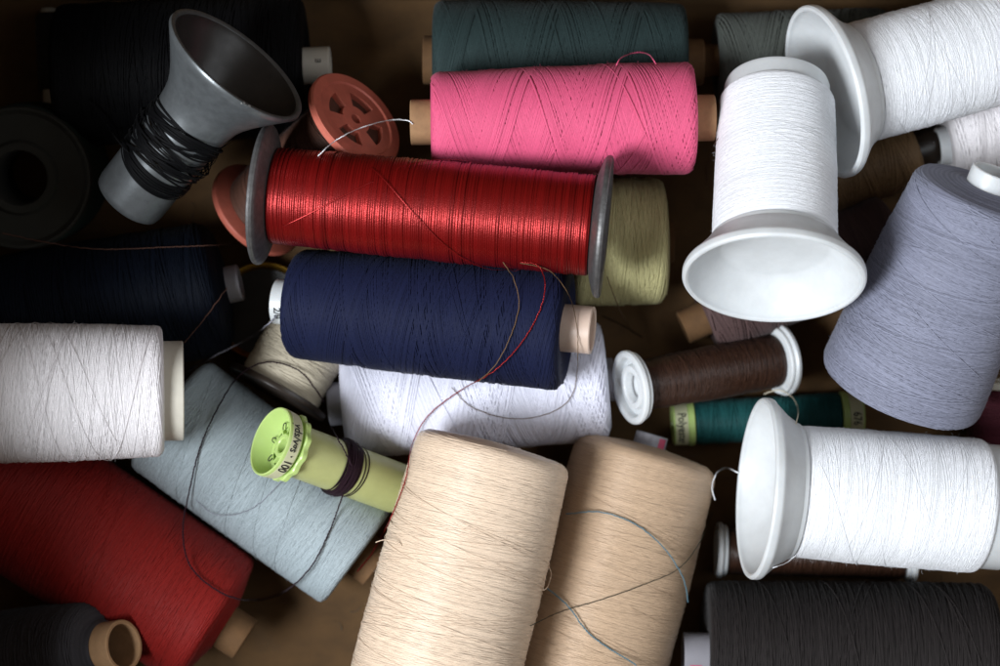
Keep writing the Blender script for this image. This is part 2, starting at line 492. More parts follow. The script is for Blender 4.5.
def theta_up(e, right=0.0):
    """local angle of the side of thing e that faces up at the lens, turned by `right` radians"""
    u = e.rotation_quaternion.inverted() @ Vector((0, 0, 1))
    return math.atan2(u.y, u.x) + right

# ------------------------------------------------------------------ the box
def box_part(name, x0, x1, y0, y1, z0, z1, parent):
    bm = bmesh.new()
    bmesh.ops.create_cube(bm, size=1)
    for v in bm.verts:
        v.co = Vector(((x0 + x1) / 2 + v.co.x * (x1 - x0), (y0 + y1) / 2 + v.co.y * (y1 - y0), (z0 + z1) / 2 + v.co.z * (z1 - z0)))
    bmesh.ops.bevel(bm, geom=bm.edges[:], offset=.0008, segments=2, affect='EDGES')
    me = bpy.data.meshes.new(name); bm.to_mesh(me); bm.free()
    me.materials.append(M_box)
    return link(bpy.data.objects.new(name, me), parent)

BX0, BX1, BY0, BY1, BH = -.204, .335, -.235, .1265, .196
box = bpy.data.objects.new('cardboard_box', None); link(box); box.location = (0, 0, 0)
tag(box, 'brown cardboard box whose bottom and sides hold the pile of spools', 'box')
box_part('bottom_panel', BX0 - .004, BX1 + .004, BY0 - .004, BY1 + .004, -.004, 0, box)
box_part('side_panel', BX0 - .004, BX0, BY0, BY1, 0, BH, box)
box_part('side_panel', BX1, BX1 + .004, BY0, BY1, 0, BH, box)
box_part('side_panel', BX0 - .004, BX1 + .004, BY1, BY1 + .004, 0, BH, box)
box_part('side_panel', BX0 - .004, BX1 + .004, BY0 - .004, BY0, 0, BH, box)

# ------------------------------------------------------------------ wound packages on plain tubes
pink, _ = cone_spool('thread_spool', 'bright pink thread spool on brown cardboard tube, lying across the dark green spool',
    (432, 122, 58), (693, 118, 58), 16.8, 19.2, 'pink', (7.5, 7.9, 7.6, 8.1, M_tube), (3.5, 3), (1, 1), .4,
    d=.5, pitch=34, layers=1.5, strays=6, stray_pitch=50, jit=.4, fz=1500)
navy, Ln = cone_spool('thread_spool', 'navy blue thread spool with white tube end, between red wire spool and lilac-white spool',
    (293, 303, 44), (566, 328, 62), 19.3, 21.6, 'navy', (6.5, 8, 9.5, 8.4, M_pinkcream), (5, 3), (1.5, 1), .5,
    layers=1.4, h=.36, d=.42, pitch=26, strays=9, stray_pitch=45, jit=.7, fz=500)
cone_spool('thread_spool', 'lilac-white thread spool lying under the navy spool',
    (345, 403, 20.2), (606, 380, 22.2), 19.8, 21.8, 'lilac_white', (6, 8, 3, 8, M_milk), (4, 5), (1, 1), .2,
    d=.6, pitch=36, strays=6, h=.28, layers=1.0, core=.55, jit=.3, fz=700)
cone_spool('thread_spool', 'big cream-beige thread cone lying on the tan cone, red strand along its edge',
    (495, 446, 59), (428, 700, 64), 27.5, 29.0, 'beige', (0, 8, 0, 8, M_tube), (5, 6), (-1.2, 1), .6,
    over=True, lift=1.07, d=.34, pitch=9, strays=16, stray_pitch=30, h=.28, layers=1.5, core=.2, jit=.6, fz=1100)
tanc, _ = cone_spool('thread_spool', 'tan thread cone with blue strand across it, beside the cream-beige cone',
    (648, 450, 27.8), (576, 705, 30.6), 26.5, 28.5, 'tan', (6, 6, 0, 7, M_milk), (6, 5), (-1.5, 1), .6,
    over=True, lift=1.07, d=.32, pitch=8, strays=9, h=.28, layers=1.5, core=.2, stray_pitch=30, jit=.6, fz=900)
lav, _ = cone_spool('thread_spool', 'greyish lavender thread cone leaning with white tube tip at its narrow end',
    (898, 392, 46), (986, 192, 76), 29.5, 25.0, 'lavender', (0, 7, 8, 8, M_white), (5, 4), (1, -2), .6,
    over=True, core=.12, h=.36, d=.38, pitch=19, strays=16, stray_pitch=60, jit=1.0, fz=2600)
cone_spool('thread_spool', 'dark grey-green thread spool behind the pink spool along the box side',
    (434, 60, 22), (684, 62, 22), 21.5, 21.0, 'green_grey', (4, 9, 7, 8.6, M_tubedark), (3.5, 3), (1, 1), .3,
    layers=1.4, h=.34, d=.45, pitch=30, strays=6, stray_pitch=50, jit=.6, fz=900)
cone_spool('thread_spool', 'moss grey thread spool behind the upright leaning white cone',
    (716, 60, 17), (885, 54, 17), 16.5, 16.5, 'moss_grey', (5, 6, 4, 6, M_tubedark), (3, 3), (1, 1), .2,
    d=.55, pitch=26, strays=5, jit=.6, fz=700)
cone_spool('thread_spool', 'walnut brown thread spool with dark grey tube end under the white cones',
    (800, 190, 13.5), (915, 152, 13.5), 12.4, 11.8, 'walnut', (3, 6, 9, 7.2, M_dark), (2.5, 2.5), (.5, .5), .2,
    d=.42, pitch=14, strays=3, jit=.5, fz=200)
cone_spool('thread_spool', 'fuzzy mauve-brown thread spool under the flared rim of the leaning white cone',
    (705, 318, 16), (895, 232, 16), 14.8, 15.0, 'mauve', (9, 6.5, 4, 6.5, M_tubedark), (4, 4), (1, 1), .2,
    d=.55, pitch=12, strays=4, jit=.8, fz=1400)
cone_spool('thread_spool', 'cream-white thread spool below the upper flared white cone, behind the lavender cone',
    (945, 146, 19), (1062, 128, 19), 17.5, 18, 'warm_white', (3, 7, 3, 7, M_white), (4, 3), (1, 1), .2,
    d=.5, pitch=12, strays=6, jit=.6, fz=300)
cone_spool('thread_spool', 'white thread spool with cream tube end above the dark red cone',
    (-52, 394, 79), (163, 391, 67), 23.8, 22.6, 'warm_white', (4, 17, 7, 17.4, M_cream), (4, 2.5), (1, .5), .3,
    over=True, lift=1.1, d=.38, pitch=15, strays=8, h=.28, layers=1.5, core=.2, stray_pitch=40, jit=.7, fz=1200)
cone_spool('thread_spool', 'dark red thread cone with brown cardboard tube, under the charcoal spool',
    (-18, 470, 28), (218, 622, 27.5), 27.5, 26.5, 'dark_red', (0, 9, 12, 8.4, M_tubedark), (4, 5), (1, -3), .4,
    over=True, core=.0, h=.42, d=.42, pitch=13, strays=5, stray_pitch=40, jit=.6, fz=600)
cone_spool('thread_spool', 'pale ice-blue thread cone lying under the lime green empty spool',
    (168, 412, 24.5), (360, 553, 24), 24, 23, 'ice', (0, 8, 8, 8.6, M_tubedark), (4, 2.5), (1, .5), .2,
    over=True, lift=1.1, d=.36, pitch=16, strays=9, h=.28, layers=1.5, core=.2, stray_pitch=40, jit=.7, fz=400)
cone_spool('thread_spool', 'charcoal thread spool with open cardboard tube end leaning on the dark red cone',
    (0, 660, 24), (102, 648, 53), 17.5, 16.8, 'charcoal', (0, 8, 11, 9.0, M_tube), (3, 7), (1, -2.5), .2,
    over=True, core=.0, h=.42, d=.42, pitch=7, strays=6, stray_pitch=30, jit=.8, fz=500)
blk, _ = cone_spool('thread_spool', 'big black thread cone with white tube tip under the grey funnel spool',
    (62, 76, 26), (306, 66, 26), 25.5, 25, 'black', (0, 7, 9, 6.8, M_cream), (3, 3), (1, 1), .3,
    d=.5, pitch=12, strays=4, jit=.6, fz=300)
cone_spool('thread_spool', 'dark ink-blue thread cone beneath the white spool with cream tube',
    (12, 328, 26.5), (222, 286, 26), 26.5, 24, 'ink', (0, 7, 7, 6.8, M_milk), (3, 6), (1, -2), .3,
    d=.5, pitch=12, strays=5, jit=.6, fz=400)
cone_spool('thread_spool', 'thin dark grey thread spool with white tip in the corner beside the black cone',
    (49, 14, 7), (52, 90, 7), 4.6, 4.6, 'charcoal', (2, 3, 9, 3.6, M_cream), (1, 1), (.3, .3), .1,
    d=.45, pitch=5, strays=2, jit=.6)
dkb, _ = cone_spool('thread_spool', 'black-brown thread cone with milky tube end, beside the lower flared white cone',
    (706, 656, 28), (990, 660, 28), 27, 27.5, 'dark_brown', (8.5, 8.6, 3, 8.6, M_milk), (3, 5), (1, 1), .3,
    over=True, core=-.1, h=.55, d=.48, pitch=10, strays=7, stray_pitch=45, jit=.7, fz=2400)
cone_spool('thread_spool', 'pale olive yellow thread spool under the right flange of the red wire spool',
    (573, 243, 23.5), (665, 241, 23.5), 22.6, 22.8, 'olive', (2, 8, 3, 8, M_tubedark), (3, 4), (1, 1), .3,
    d=.4, pitch=13, strays=5, jit=.6, fz=200)

# ------------------------------------------------------------------ spools with flanges
def flange(name, e, z0, z1, R, rin, mat, bev=.5, seg=80):
    return lathe(name, [(z0, rin), (z0, R - bev), (z0 + bev * .4, R - bev * .3), ((z0 + z1) / 2, R), (z1 - bev * .4, R - bev * .3), (z1, R - bev), (z1, rin)], mat, e, seg=seg, sharp=38, closed=True)

# red lacquered wire on a steel bobbin
e, L = root('wire_spool', P(270, 195, 71), P(597, 226, 80), 'shiny red wire wound on a spool with dull steel flanges')
prof = body_profile(L - 3.8, 16.4, 17.2, 6, 6, .8, .8, 0, 0, .3); prof[:, 0] += 1.9
wound(e, prof, T['red_wire'], d=.72, pitch=.72, close=True, sd=.5, strays=7, stray_pitch=150, faces=False, jit=.9, S=40)
for s, z in ((-1, 1.7), (1, L - 1.7)):
    q = lambda a: z + s * a
    lathe('flange', [(q(0), 5), (q(0), 15), (q(.6), 18), (q(2.0), 22.4), (q(2.5), 23.6), (q(3.1), 24.3), (q(4.0), 24.6), (q(4.8), 24.3), (q(5.1), 23.6), (q(4.7), 21.5), (q(3.4), 20), (q(3.2), 7), (q(4.2), 6.6), (q(4.2), 5)], M_steel, e, seg=96, sharp=30, closed=True)

# serger cones
def serger(label, Fp, Bp, R, rc, rs, col, depth=13, **kw):
    """flared cone spool: Fp = centre of flared opening, Bp = narrow end (px, py, z)"""
    e, L = root('flared_cone_spool', P(*Fp), P(*Bp), label, 'spool', 'white flared plastic cone spools')
    pr = [(1.2, R - 2.2), (.35, R - 1.9), (0, R - 1.2), (.2, R - .45), (.9, R), (2.6, R), (3.4, R - .3), (4.2, R - 1.2),
          (depth * .75, rc + (R - rc) * .42), (depth, rc + 2.0), (depth + .5, rc + 1.4), (depth + 1.9, rc + 1.0), (depth + 2.4, rc + .3), (depth + 2.6, rs - 1.5),
          (L - 2.2, rs - 1.4), (L - .7, rs - 1.9), (L, rs - 3.2), (L, 5), (L - 6, 4.6), (L - 6, .05)]
    lathe('cone_body', pr, M_white, e, seg=96, sharp=28)
    lathe('flare_bowl', [(1.2, R - 2.2), (3.2, R - 2.9), (depth * .75, rc + (R - rc) * .12), (depth * .95, rc - 1.5), (depth * 1.0, rc - 3.2), (depth * 1.0, .05)], M_white, e, seg=96, sharp=35)
    z0 = depth + 2.3
    prof = body_profile(L - z0 - kw.pop('bare', 4.5), rc, rs, rc - 5, rs - 5, 1.6, 2.0, 0, 0, kw.pop('bulge', .3)); prof[:, 0] += z0
    wound(e, prof, T[col], **kw)
    return e
serger('white thread cone with its flared white opening facing up, leaning beside the lavender cone',
       (774, 281, 89), (777, 84, 53), 31.0, 21.0, 20.0, 'white', over=True, d=.34, pitch=5, strays=3, h=.18, layers=1.8, wob=.1, lift=1.0, stray_pitch=40, jit=.5, fz=500, bare=7)
serger('white thread cone with flared end resting against the leaning white cone, above the walnut spool',
       (822, 93, 62), (1056, 30, 43), 31.0, 21.0, 20.2, 'white', depth=11, over=True, d=.34, pitch=9, strays=8, h=.18, layers=1.8, wob=.1, lift=1.0, stray_pitch=50, jit=.45, fz=900)
serger('white thread cone with flared end lying beside the black-brown cone, over the teal spool',
       (755, 488, 65), (1006, 508, 57), 31.8, 22.8, 23.4, 'white', depth=11.5, bare=10, over=True, d=.36, pitch=10, strays=8, h=.18, layers=1.8, wob=.1, lift=1.0, stray_pitch=50, jit=.45, fz=1300)

# grey funnel spool with black loops
e, L = root('funnel_spool', P(238, 63, 86), P(127, 201, 62), 'grey metal funnel-shaped spool with loose black thread loops round its neck')
lathe('funnel_body', [(.9, 25.0), (.2, 25.6), (0, 26.3), (.3, 27.0), (1.4, 27.2), (3.5, 25.6), (8, 22.2), (13, 18.6), (17, 16.2), (20, 14.9), (23.5, 14.1), (27, 13.7), (31, 13.5),
      (L * .55, 13.2), (L - 3, 12.9), (L - .8, 12.4), (L, 11.2), (L, .05)], M_grey, e, seg=96, sharp=50)
lathe('funnel_bowl', [(.9, 25.0), (2.2, 24.6), (4.5, 23.2), (9, 19.8), (14, 16.2), (18, 13.6), (22, 12.3), (30, 11.8), (50, 11.6), (50, .05)], M_grey_shaded, e, seg=96, sharp=45)
V, F, off = [], [], 0
for k in range(20):
    zc = 28 + 20 * (k / 20) + random.uniform(-2.5, 2.5)
    n = 90
    u = np.linspace(0, 1, n)[None]
    a0 = random.uniform(0, 6.28)
    th = a0 + u * random.uniform(5, 8)
    tilt = random.uniform(-8, 8)
    rr = 13.5 + .35 + random.uniform(0, .8) + random.choice((0, .4, 1.3)) * np.sin(th + a0) ** 2
    pos = np.stack([rr * np.cos(th), rr * np.sin(th), zc + tilt * np.cos(th - a0) + random.uniform(-2, 2) * (u - .5)], -1)
    nor = np.stack([np.cos(th), np.sin(th), 0 * th], -1)
    v, f = strip(pos, nor, .75)
    V.append(v); F.append(f + off); off += len(v)
for kk in range(2):      # two dense bands
    for k in range(11):
        zc = (29, 45)[kk] + k * .38
        u = np.linspace(0, 1, 70)[None]; th = u * 6.4 + random.random() * 6
        tl = (-3.0, 2.5)[kk] + random.uniform(-1.2, 1.2)
        rr = 13.55 + random.uniform(0, .7)
        pos = np.stack([rr * np.cos(th), rr * np.sin(th), zc + tl * np.cos(th - 1) + 0 * th], -1)
        v, f = strip(pos, np.stack([np.cos(th), np.sin(th), 0 * th], -1), .7)
        V.append(v); F.append(f + off); off += len(v)
mesh_np('thread_loops', np.vstack(V), np.vstack(F), T['black'], e)
bpy.context.view_layer.update()
q = e.matrix_world.inverted() @ P(221, 88, 84)
a0 = math.atan2(q.y, q.x)
for k in range(9):
    a = a0 + random.gauss(0, .05); r = 26.9 + random.uniform(-.5, .35); z = random.uniform(-.1, .9); sz = random.uniform(.25, .6)
    vs = [(r * math.cos(a) + sz * random.uniform(-1, 1), r * math.sin(a) + sz * random.uniform(-1, 1), z + sz * random.uniform(-.6, .6)) for _ in range(5)]
    mesh_np('rim_chip', np.array(vs), [(0, 1, 2), (0, 2, 3), (0, 3, 4), (1, 2, 4), (1, 3, 4)], M_chip, e, False)

# coral flanged spool
def polar_plate(name, radii, nang, solid, z0, z1, mat, parent):
    vs, fs, idx = [], [], {}
    def vid(i, j, k):
        key = (i, j % nang, k)
        if key not in idx:
            th = 2 * math.pi * (j % nang) / nang
            idx[key] = len(vs); vs.append((radii[i] * math.cos(th), radii[i] * math.sin(th), (z0, z1)[k]))
        return idx[key]
    nr = len(radii) - 1
    ok = lambda i, j: 0 <= i < nr and solid(i, j % nang)
    for i in range(nr):
        for j in range(nang):
            if not ok(i, j): continue
            fs.append((vid(i, j, 1), vid(i + 1, j, 1), vid(i + 1, j + 1, 1), vid(i, j + 1, 1)))
            fs.append((vid(i, j, 0), vid(i, j + 1, 0), vid(i + 1, j + 1, 0), vid(i + 1, j, 0)))
            if not ok(i - 1, j): fs.append((vid(i, j, 0), vid(i, j, 1), vid(i, j + 1, 1), vid(i, j + 1, 0)))
            if not ok(i + 1, j): fs.append((vid(i + 1, j, 0), vid(i + 1, j + 1, 0), vid(i + 1, j + 1, 1), vid(i + 1, j, 1)))
            if not ok(i, j - 1): fs.append((vid(i, j, 0), vid(i + 1, j, 0), vid(i + 1, j, 1), vid(i, j, 1)))
            if not ok(i, j + 1): fs.append((vid(i, j + 1, 0), vid(i, j + 1, 1), vid(i + 1, j + 1, 1), vid(i + 1, j + 1, 0)))
    o = mesh_np(name, np.array(vs), fs, mat, parent, True, 30)
    return o
e, L = root('flanged_spool', P(255, 212, 20), P(357, 118, 56), 'coral plastic spool with spoked end and taupe thread behind the red wire spool')
prof = body_profile(L - 6, 13.5, 13.0, 6, 6, .6, .6, 0, 0, .6); prof[:, 0] += 3
wound(e, prof, T['taupe'], d=.4, pitch=.42, close=True, strays=10, stray_pitch=26, faces=False)
flange('flange', e, 0, 3, 19.6, 4, M_coral, .9)
fl = lathe('flange', [(L - 3, 15.0), (L - 3, 18.7), (L - 2.4, 19.5), (L - .8, 19.6), (L, 19.0), (L, 15.6), (L - .6, 15.0), (L - 2.9, 15.0)], M_coral, e, seg=96, sharp=30, closed=True)
polar_plate('spoke_plate', [2.0, 3.0, 5.8, 8.5, 11.8, 15.05], 60, lambda i, j: not (2 <= i <= 3 and (j % 15) < 9), L - 4.5, L - .55, M_coral, fl)
lathe('recess_floor', [(L - 7, 13.2), (L - 7.05, .05)], M_coral, fl, seg=48)

# brown thread on white two-flange spools
def white_bobbin(label, A, B, R, rA, rB, col, **kw):
    e, L = root('flanged_spool', P(*A), P(*B), label, 'spool', 'brown thread spools with white flanges')
    prof = body_profile(L - 8, rA, rB, 4, 4, 1, 1, 0, 0, kw.pop('bulge', .3)); prof[:, 0] += 4
    wound(e, prof, T[col], faces=False, **kw)
    for s, z in ((1, 0), (-1, L)):
        q = lambda a: z + s * a
        lathe('flange', [(q(4), 4), (q(4), R - 1.6), (q(3.6), R - 1.0), (q(2.9), R - .9), (q(2.6), R - 1.3), (q(2.3), R - .6), (q(1.6), R), (q(.5), R - .15), (q(0), R - .9),
              (q(0), R - 2.4), (q(.6), R - 2.9), (q(2.8), R - 3.3), (q(3.0), R * .62), (q(1.3), R * .58), (q(1.1), R * .44), (q(1.6), R * .40), (q(4.4), R * .34), (q(4.6), .05)], M_white, e, seg=80, sharp=28)
    return e
white_bobbin('brown thread spool with ringed white flanges lying above the teal spool', (628, 388, 41), (784, 359, 16.5), 13.6, 8.7, 9.5, 'brown',
             over=True, d=.36, pitch=5, strays=18, stray_pitch=9, jit=.6, h=.24, core=.1)
white_bobbin('dark brown thread spool with white flanges mostly hidden under the lower flared white cone', (716, 550, 11), (915, 556, 11), 10.5, 8.0, 8.0, 'brown',
             d=.42, pitch=4, strays=10, stray_pitch=14, jit=1.0)

# teal thread with lime caps
e, L = root('capped_spool', P(672, 424, 8.9), P(862, 413, 8.9), 'dark teal thread spool with lime green printed end caps')
for z0, z1 in ((0, 8.2), (L - 8.2, L)):
    s = 1 if z0 == 0 else -1
    zi = z1 if s > 0 else z0; zo = z0 if s > 0 else z1
    cap = lathe('end_cap', [(zo + s * 3, 4), (zo + s * .3, 5), (zo, 5.6), (zo, 7.6), (zo + s * .4, 8.1), (zi - s * 2.4, 8.1), (zi - s * 2.2, 8.5), (zi - s * .3, 8.6), (zi, 8.2), (zi, 3)], M_lime, e, seg=64, sharp=30)
    z0l, z1l = sorted((zo + s * .8, zi - s * 2.7))
    lab = lathe('label_band', [(z0l, 8.14), (z0l, 8.2), (z1l, 8.2), (z1l, 8.14)], M_label, e, seg=64)
    wrap_text('Polyester' if s > 0 else '676', 4.3, 8.24, (z0l + z1l) / 2, theta_up(e, .25 if s > 0 else .2), M_ink, lab, squash=.8)
prof = body_profile(L - 16.6, 7.9, 7.8, 4, 4, 1, 1, 0, 0, .1); prof[:, 0] += 8.3
wound(e, prof, T['teal'], d=.4, pitch=7, strays=6, stray_pitch=16, jit=.7, faces=False)

# empty lime spool
e, L = root('empty_spool', P(270, 441, 67), P(396, 488, 37), 'empty lime green spool with dark plum thread tied round it')
lathe('cup', [(9.2, 2.4), (5.2, 2.6), (4.9, 2.9), (4.9, 4.2), (5.3, 4.5), (8.6, 4.8), (8.8, 5), (8.8, 8.6), (7.6, 9.6), (1.0, 11.5), (.2, 11.7), (0, 12.0), (.2, 12.4), (.8, 12.5), (5.6, 11.9), (6.0, 11.6), (6.8, 10.2), (9, 9.5)], M_lime, e, seg=80, sharp=32)
for k in range(12):
    a = 2 * math.pi * k / 12
    c, s_ = math.cos(a), math.sin(a)
    vs = [(r * c - t * s_, r * s_ + t * c, z) for (r, z) in ((4.7, 8.9), (9.0, 8.9), (9.6, 6.9), (4.7, 6.4)) for t in (-.32, .32)]
    mesh_np('fin', np.array(vs), [(0, 2, 4, 6), (1, 7, 5, 3), (4, 5, 7, 6), (2, 3, 5, 4), (0, 6, 7, 1), (0, 1, 3, 2)], M_lime, e, False)
def ring_lobes(name, R, lobes, amp, z0, z1, rin, mat, parent, seg=120):
    th = np.linspace(0, 2 * np.pi, seg, endpoint=False)
    ro = R + amp * np.cos(lobes * th)
    rows = [(np.full(seg, rin), z0), (ro - .4, z0), (ro, z0 + .4), (ro, z1 - .4), (ro - .4, z1), (np.full(seg, rin), z1)]
    v = np.vstack([np.stack([r * np.cos(th), r * np.sin(th), np.full(seg, z)], -1) for r, z in rows])
    i = np.arange(len(rows) - 1)[:, None]; j = np.arange(seg)[None]
    f = np.stack([i * seg + j, i * seg + (j + 1) % seg, (i + 1) * seg + (j + 1) % seg, (i + 1) * seg + j], -1).reshape(-1, 4)
    return mesh_np(name, v, f, mat, parent, True, 35)
ring_lobes('scalloped_flange', 12.0, 12, .45, 7.0, 9.4, 8, M_lime, e)
lathe('tube', [(6.9, 9.9), (7.0, 9.9), (7.2, 9.5), (9.3, 9.3), (L - .3, 9.2), (L, 8.9), (L, 8.0), (L - 20, 7.9)], M_lime2, e, seg=64, sharp=35)
lab = lathe('label_band', [(1.3, 12.46), (1.3, 12.56), (5.4, 12.05), (5.4, 11.9)], M_label, e, seg=80)
wrap_text('yds/vgs \u00b7 100', 4.4, 12.5, 3.2, theta_up(e, -.1), M_ink, lab, squash=.85)
for k, a in enumerate((.55, 1.45, 2.35)):
    th = theta_up(e, 1.7 + a)
    c = Vector((7.9 * math.cos(th), 7.9 * math.sin(th), 5.6))
    ra_, ta_ = Vector((math.cos(th), math.sin(th), 0)), Vector((-math.sin(th), math.cos(th), 0))
    pts = [c + ra_ * y + ta_ * x for x, y in ((-.8, -1.2), (-.8, .4), (-.5, 1.1), (0, 1.3), (.5, 1.1), (.8, .4), (.8, -1.2))]
    tube_mesh('printed_mark', [tuple(p * MM) for p in pts], .2, M_ink, e, 5)
V, F, off = [], [], 0
for k in range(60):
    u = np.linspace(0, 1, 60)[None]; th = u * 6.5 + random.random() * 6
    zc = 30 + random.gauss(0, 1.5); rr = 9.45 + random.uniform(0, 1.3) * math.exp(-((zc - 30) / 2) ** 2)
    pos = np.stack([rr * np.cos(th), rr * np.sin(th), zc + .9 * np.sin(th + random.random() * 6)], -1)
    v, f = strip(pos, np.stack([np.cos(th), np.sin(th), 0 * th], -1), .5)
    V.append(v); F.append(f + off); off += len(v)
mesh_np('thread_band', np.vstack(V), np.vstack(F), T['plum'], e)

# cream spool with dark flange, gold disc, upright bottle green spool, maroon spool
e, L = root('flanged_spool', P(276, 395, 25), P(318, 322, 20), 'cream thread spool with dark brown flange behind the lime spool')
flange('flange', e, 0, 2.6, 20, 4, M_dark, .8)
prof = body_profile(L - 2.6, 15.5, 15.0, 5, 5, .8, .8, 0, 0, .1); prof[:, 0] += 2.6
wound(e, prof, T['cream'], d=.4, pitch=8, strays=6, stray_pitch=20, faces=True)

e, L = root('tin_lid', P(266, 314, 2), P(263, 311, 11), 'small dark tin lid with shiny gold rim under the navy spool')
lathe('lid_face', [(6, .05), (6.4, 12), (7.3, 16.3)], M_black, e, seg=72)
lathe('rim', [(0, 17.2), (.3, 18.1), (6, 18.3), (8.2, 18.7), (9, 18.3), (8.4, 17.2), (7.3, 16.2)], M_gold, e, seg=96, sharp=40)

e, L = root('upright_spool', P(40, 172, 1), P(19, 178, 47), 'dark bottle green spool standing on end with open ringed top')
prof = body_profile(L - 3, 26, 25, 10, 10, 2, 2, 0, 0, .3); prof[:, 0] += 1
wound(e, prof, T['bottle'], d=.5, pitch=6, strays=5, faces=False, fz=0)
lathe('top_ring', [(L - 30, 9.2), (L - 1.5, 9.6), (L - .2, 10.0), (L, 10.6), (L, 12.4), (L - .6, 13), (L - 1.8, 13.6), (L - 1.8, 22.8), (L - .8, 23.6), (L, 24.3), (L - .1, 25.2), (L - 1.2, 25.7), (L - 3, 25.6)], M_darkcard, e, seg=96, sharp=35)

e, L = root('flanged_spool', P(1004, 380, 16), P(1002, 470, 14), 'maroon thread spool with cream flange between the lavender cone and lower white cone')
flange('flange', e, 0, 3, 14.5, 4, M_cream, .8)
prof = body_profile(L - 3, 12.5, 12.5, 5, 5, 1, 1, 0, 0, .1); prof[:, 0] += 3
wound(e, prof, T['maroon'], d=.42, pitch=6, strays=4)

# printing on tube ends
lathe('tube_end', [(-6.6, 6.4), (-6.6, 7.6), (-6.3, 8.1), (1.5, 8.25)], M_white, navy, seg=56, sharp=35)
wrap_text('2/0', 3.6, 8.22, -3.6, theta_up(navy, .55), M_ink, navy, along=False, name='print')
wrap_text('m', 3.0, 6.86, 300 * 0 + (P(306, 66, 26) - P(62, 76, 26)).length / MM + 5, theta_up(blk, -.1), M_ink, blk, along=True, name='print')
def patch(e, r, z0, z1, t0, t1, mat):
    n = 8
    th = np.linspace(t0, t1, n)
    v = np.vstack([np.stack([r * np.cos(th), r * np.sin(th), np.full(n, z)], -1) for z in (z0, z1)])
    return mesh_np('print', v, [(i, i + 1, n + i + 1, n + i) for i in range(n - 1)], mat, e)
patch(dkb, 8.66, -6.5, -2.2, theta_up(dkb, .25), theta_up(dkb, .75), M_pinkink)
patch(tanc, 6.06, -5.2, -1.5, theta_up(tanc, -1.0), theta_up(tanc, -.45), M_pinkink)

# ------------------------------------------------------------------ loose strands, draped on what lies below
bpy.context.view_layer.update()
DG = bpy.context.evaluated_depsgraph_get()
def drape(ctrl, step=2.0, rad=.25, sag=1.0):
    """ctrl rows (px, py, lift mm): follow the surfaces below, `lift` above them"""
    c = spline([(a, b, l) for a, b, l in ctrl], step)
    z = []
    for px, py, l in c:
        d = (P(px, py, 0) - cam.location).normalized()
        ok, hit, *_ = sc.ray_cast(DG, cam.location, d)
        z.append((hit.z / MM if ok else 0))
    z = np.array(z)
    n = len(z); k = max(3, int(10 / step))
    zp = np.pad(z, k, mode='edge')
    zm = np.array([zp[i:i + 2 * k + 1].max() for i in range(n)])
    ker = np.hanning(2 * k + 3)[1:-1]; ker /= ker.sum()
    zm = np.convolve(np.pad(zm, k, mode='edge'), ker, mode='valid')
    zm = np.maximum(zm, z) * sag + z * (1 - sag)
    zz = zm + c[:, 2] + rad
    return [P(px, py, h) for (px, py, _), h in zip(c, zz)]

def strand(label, ctrl, rad, col, sag=1.0):
    """two-ply twisted strand with slight kinks, one mesh"""
    pts = np.array([tuple(p) for p in drape(ctrl, .7, rad, sag)]) * 1000
    n = len(pts)
    kink = np.cumsum(RNG.normal(0, 1, (n, 3)), axis=0)
    kink -= np.linspace(0, 1, n)[:, None] * kink[-1]
    ker = np.hanning(25); ker /= ker.sum()
    loc = kink - np.stack([np.convolve(np.pad(kink[:, c], 12, mode='edge'), ker, mode='valid') for c in range(3)], 1)
    ker = np.hanning(9); ker /= ker.sum()
    loc = np.stack([np.convolve(np.pad(loc[:, c], 4, mode='edge'), ker, mode='valid') for c in range(3)], 1)
    loc[:, 2] = np.abs(loc[:, 2])
    pts = pts + loc * .07
    t = np.gradient(pts, axis=0); seg = np.linalg.norm(t, axis=1); t /= seg[:, None] + 1e-9
    a = np.cross(t, np.array([.13, .21, .97])); a /= np.linalg.norm(a, axis=1)[:, None] + 1e-9
    b = np.cross(t, a)
    ph = np.cumsum(seg) * 2 * np.pi / (rad * 7.5)
    V, F, off = [], [], 0
    sides = 5
    an = np.linspace(0, 2 * np.pi, sides, endpoint=False)
    for k in range(2):
        c = pts + rad * .48 * (np.cos(ph + k * np.pi)[:, None] * a + np.sin(ph + k * np.pi)[:, None] * b)
        v = c[:, None] + rad * .58 * (np.cos(an)[None, :, None] * a[:, None] + np.sin(an)[None, :, None] * b[:, None])
        i = np.arange(n - 1)[:, None]; j = np.arange(sides)[None]
        f = np.stack([i * sides + j, i * sides + (j + 1) % sides, (i + 1) * sides + (j + 1) % sides, (i + 1) * sides + j], -1).reshape(-1, 4)
        V.append(v.reshape(-1, 3)); F.append(f + off); off += n * sides
    o = mesh_np('loose_thread', np.vstack(V), np.vstack(F), T[col], None, True, None, np.full(off, .6))
    return tag(o, label, 'thread')

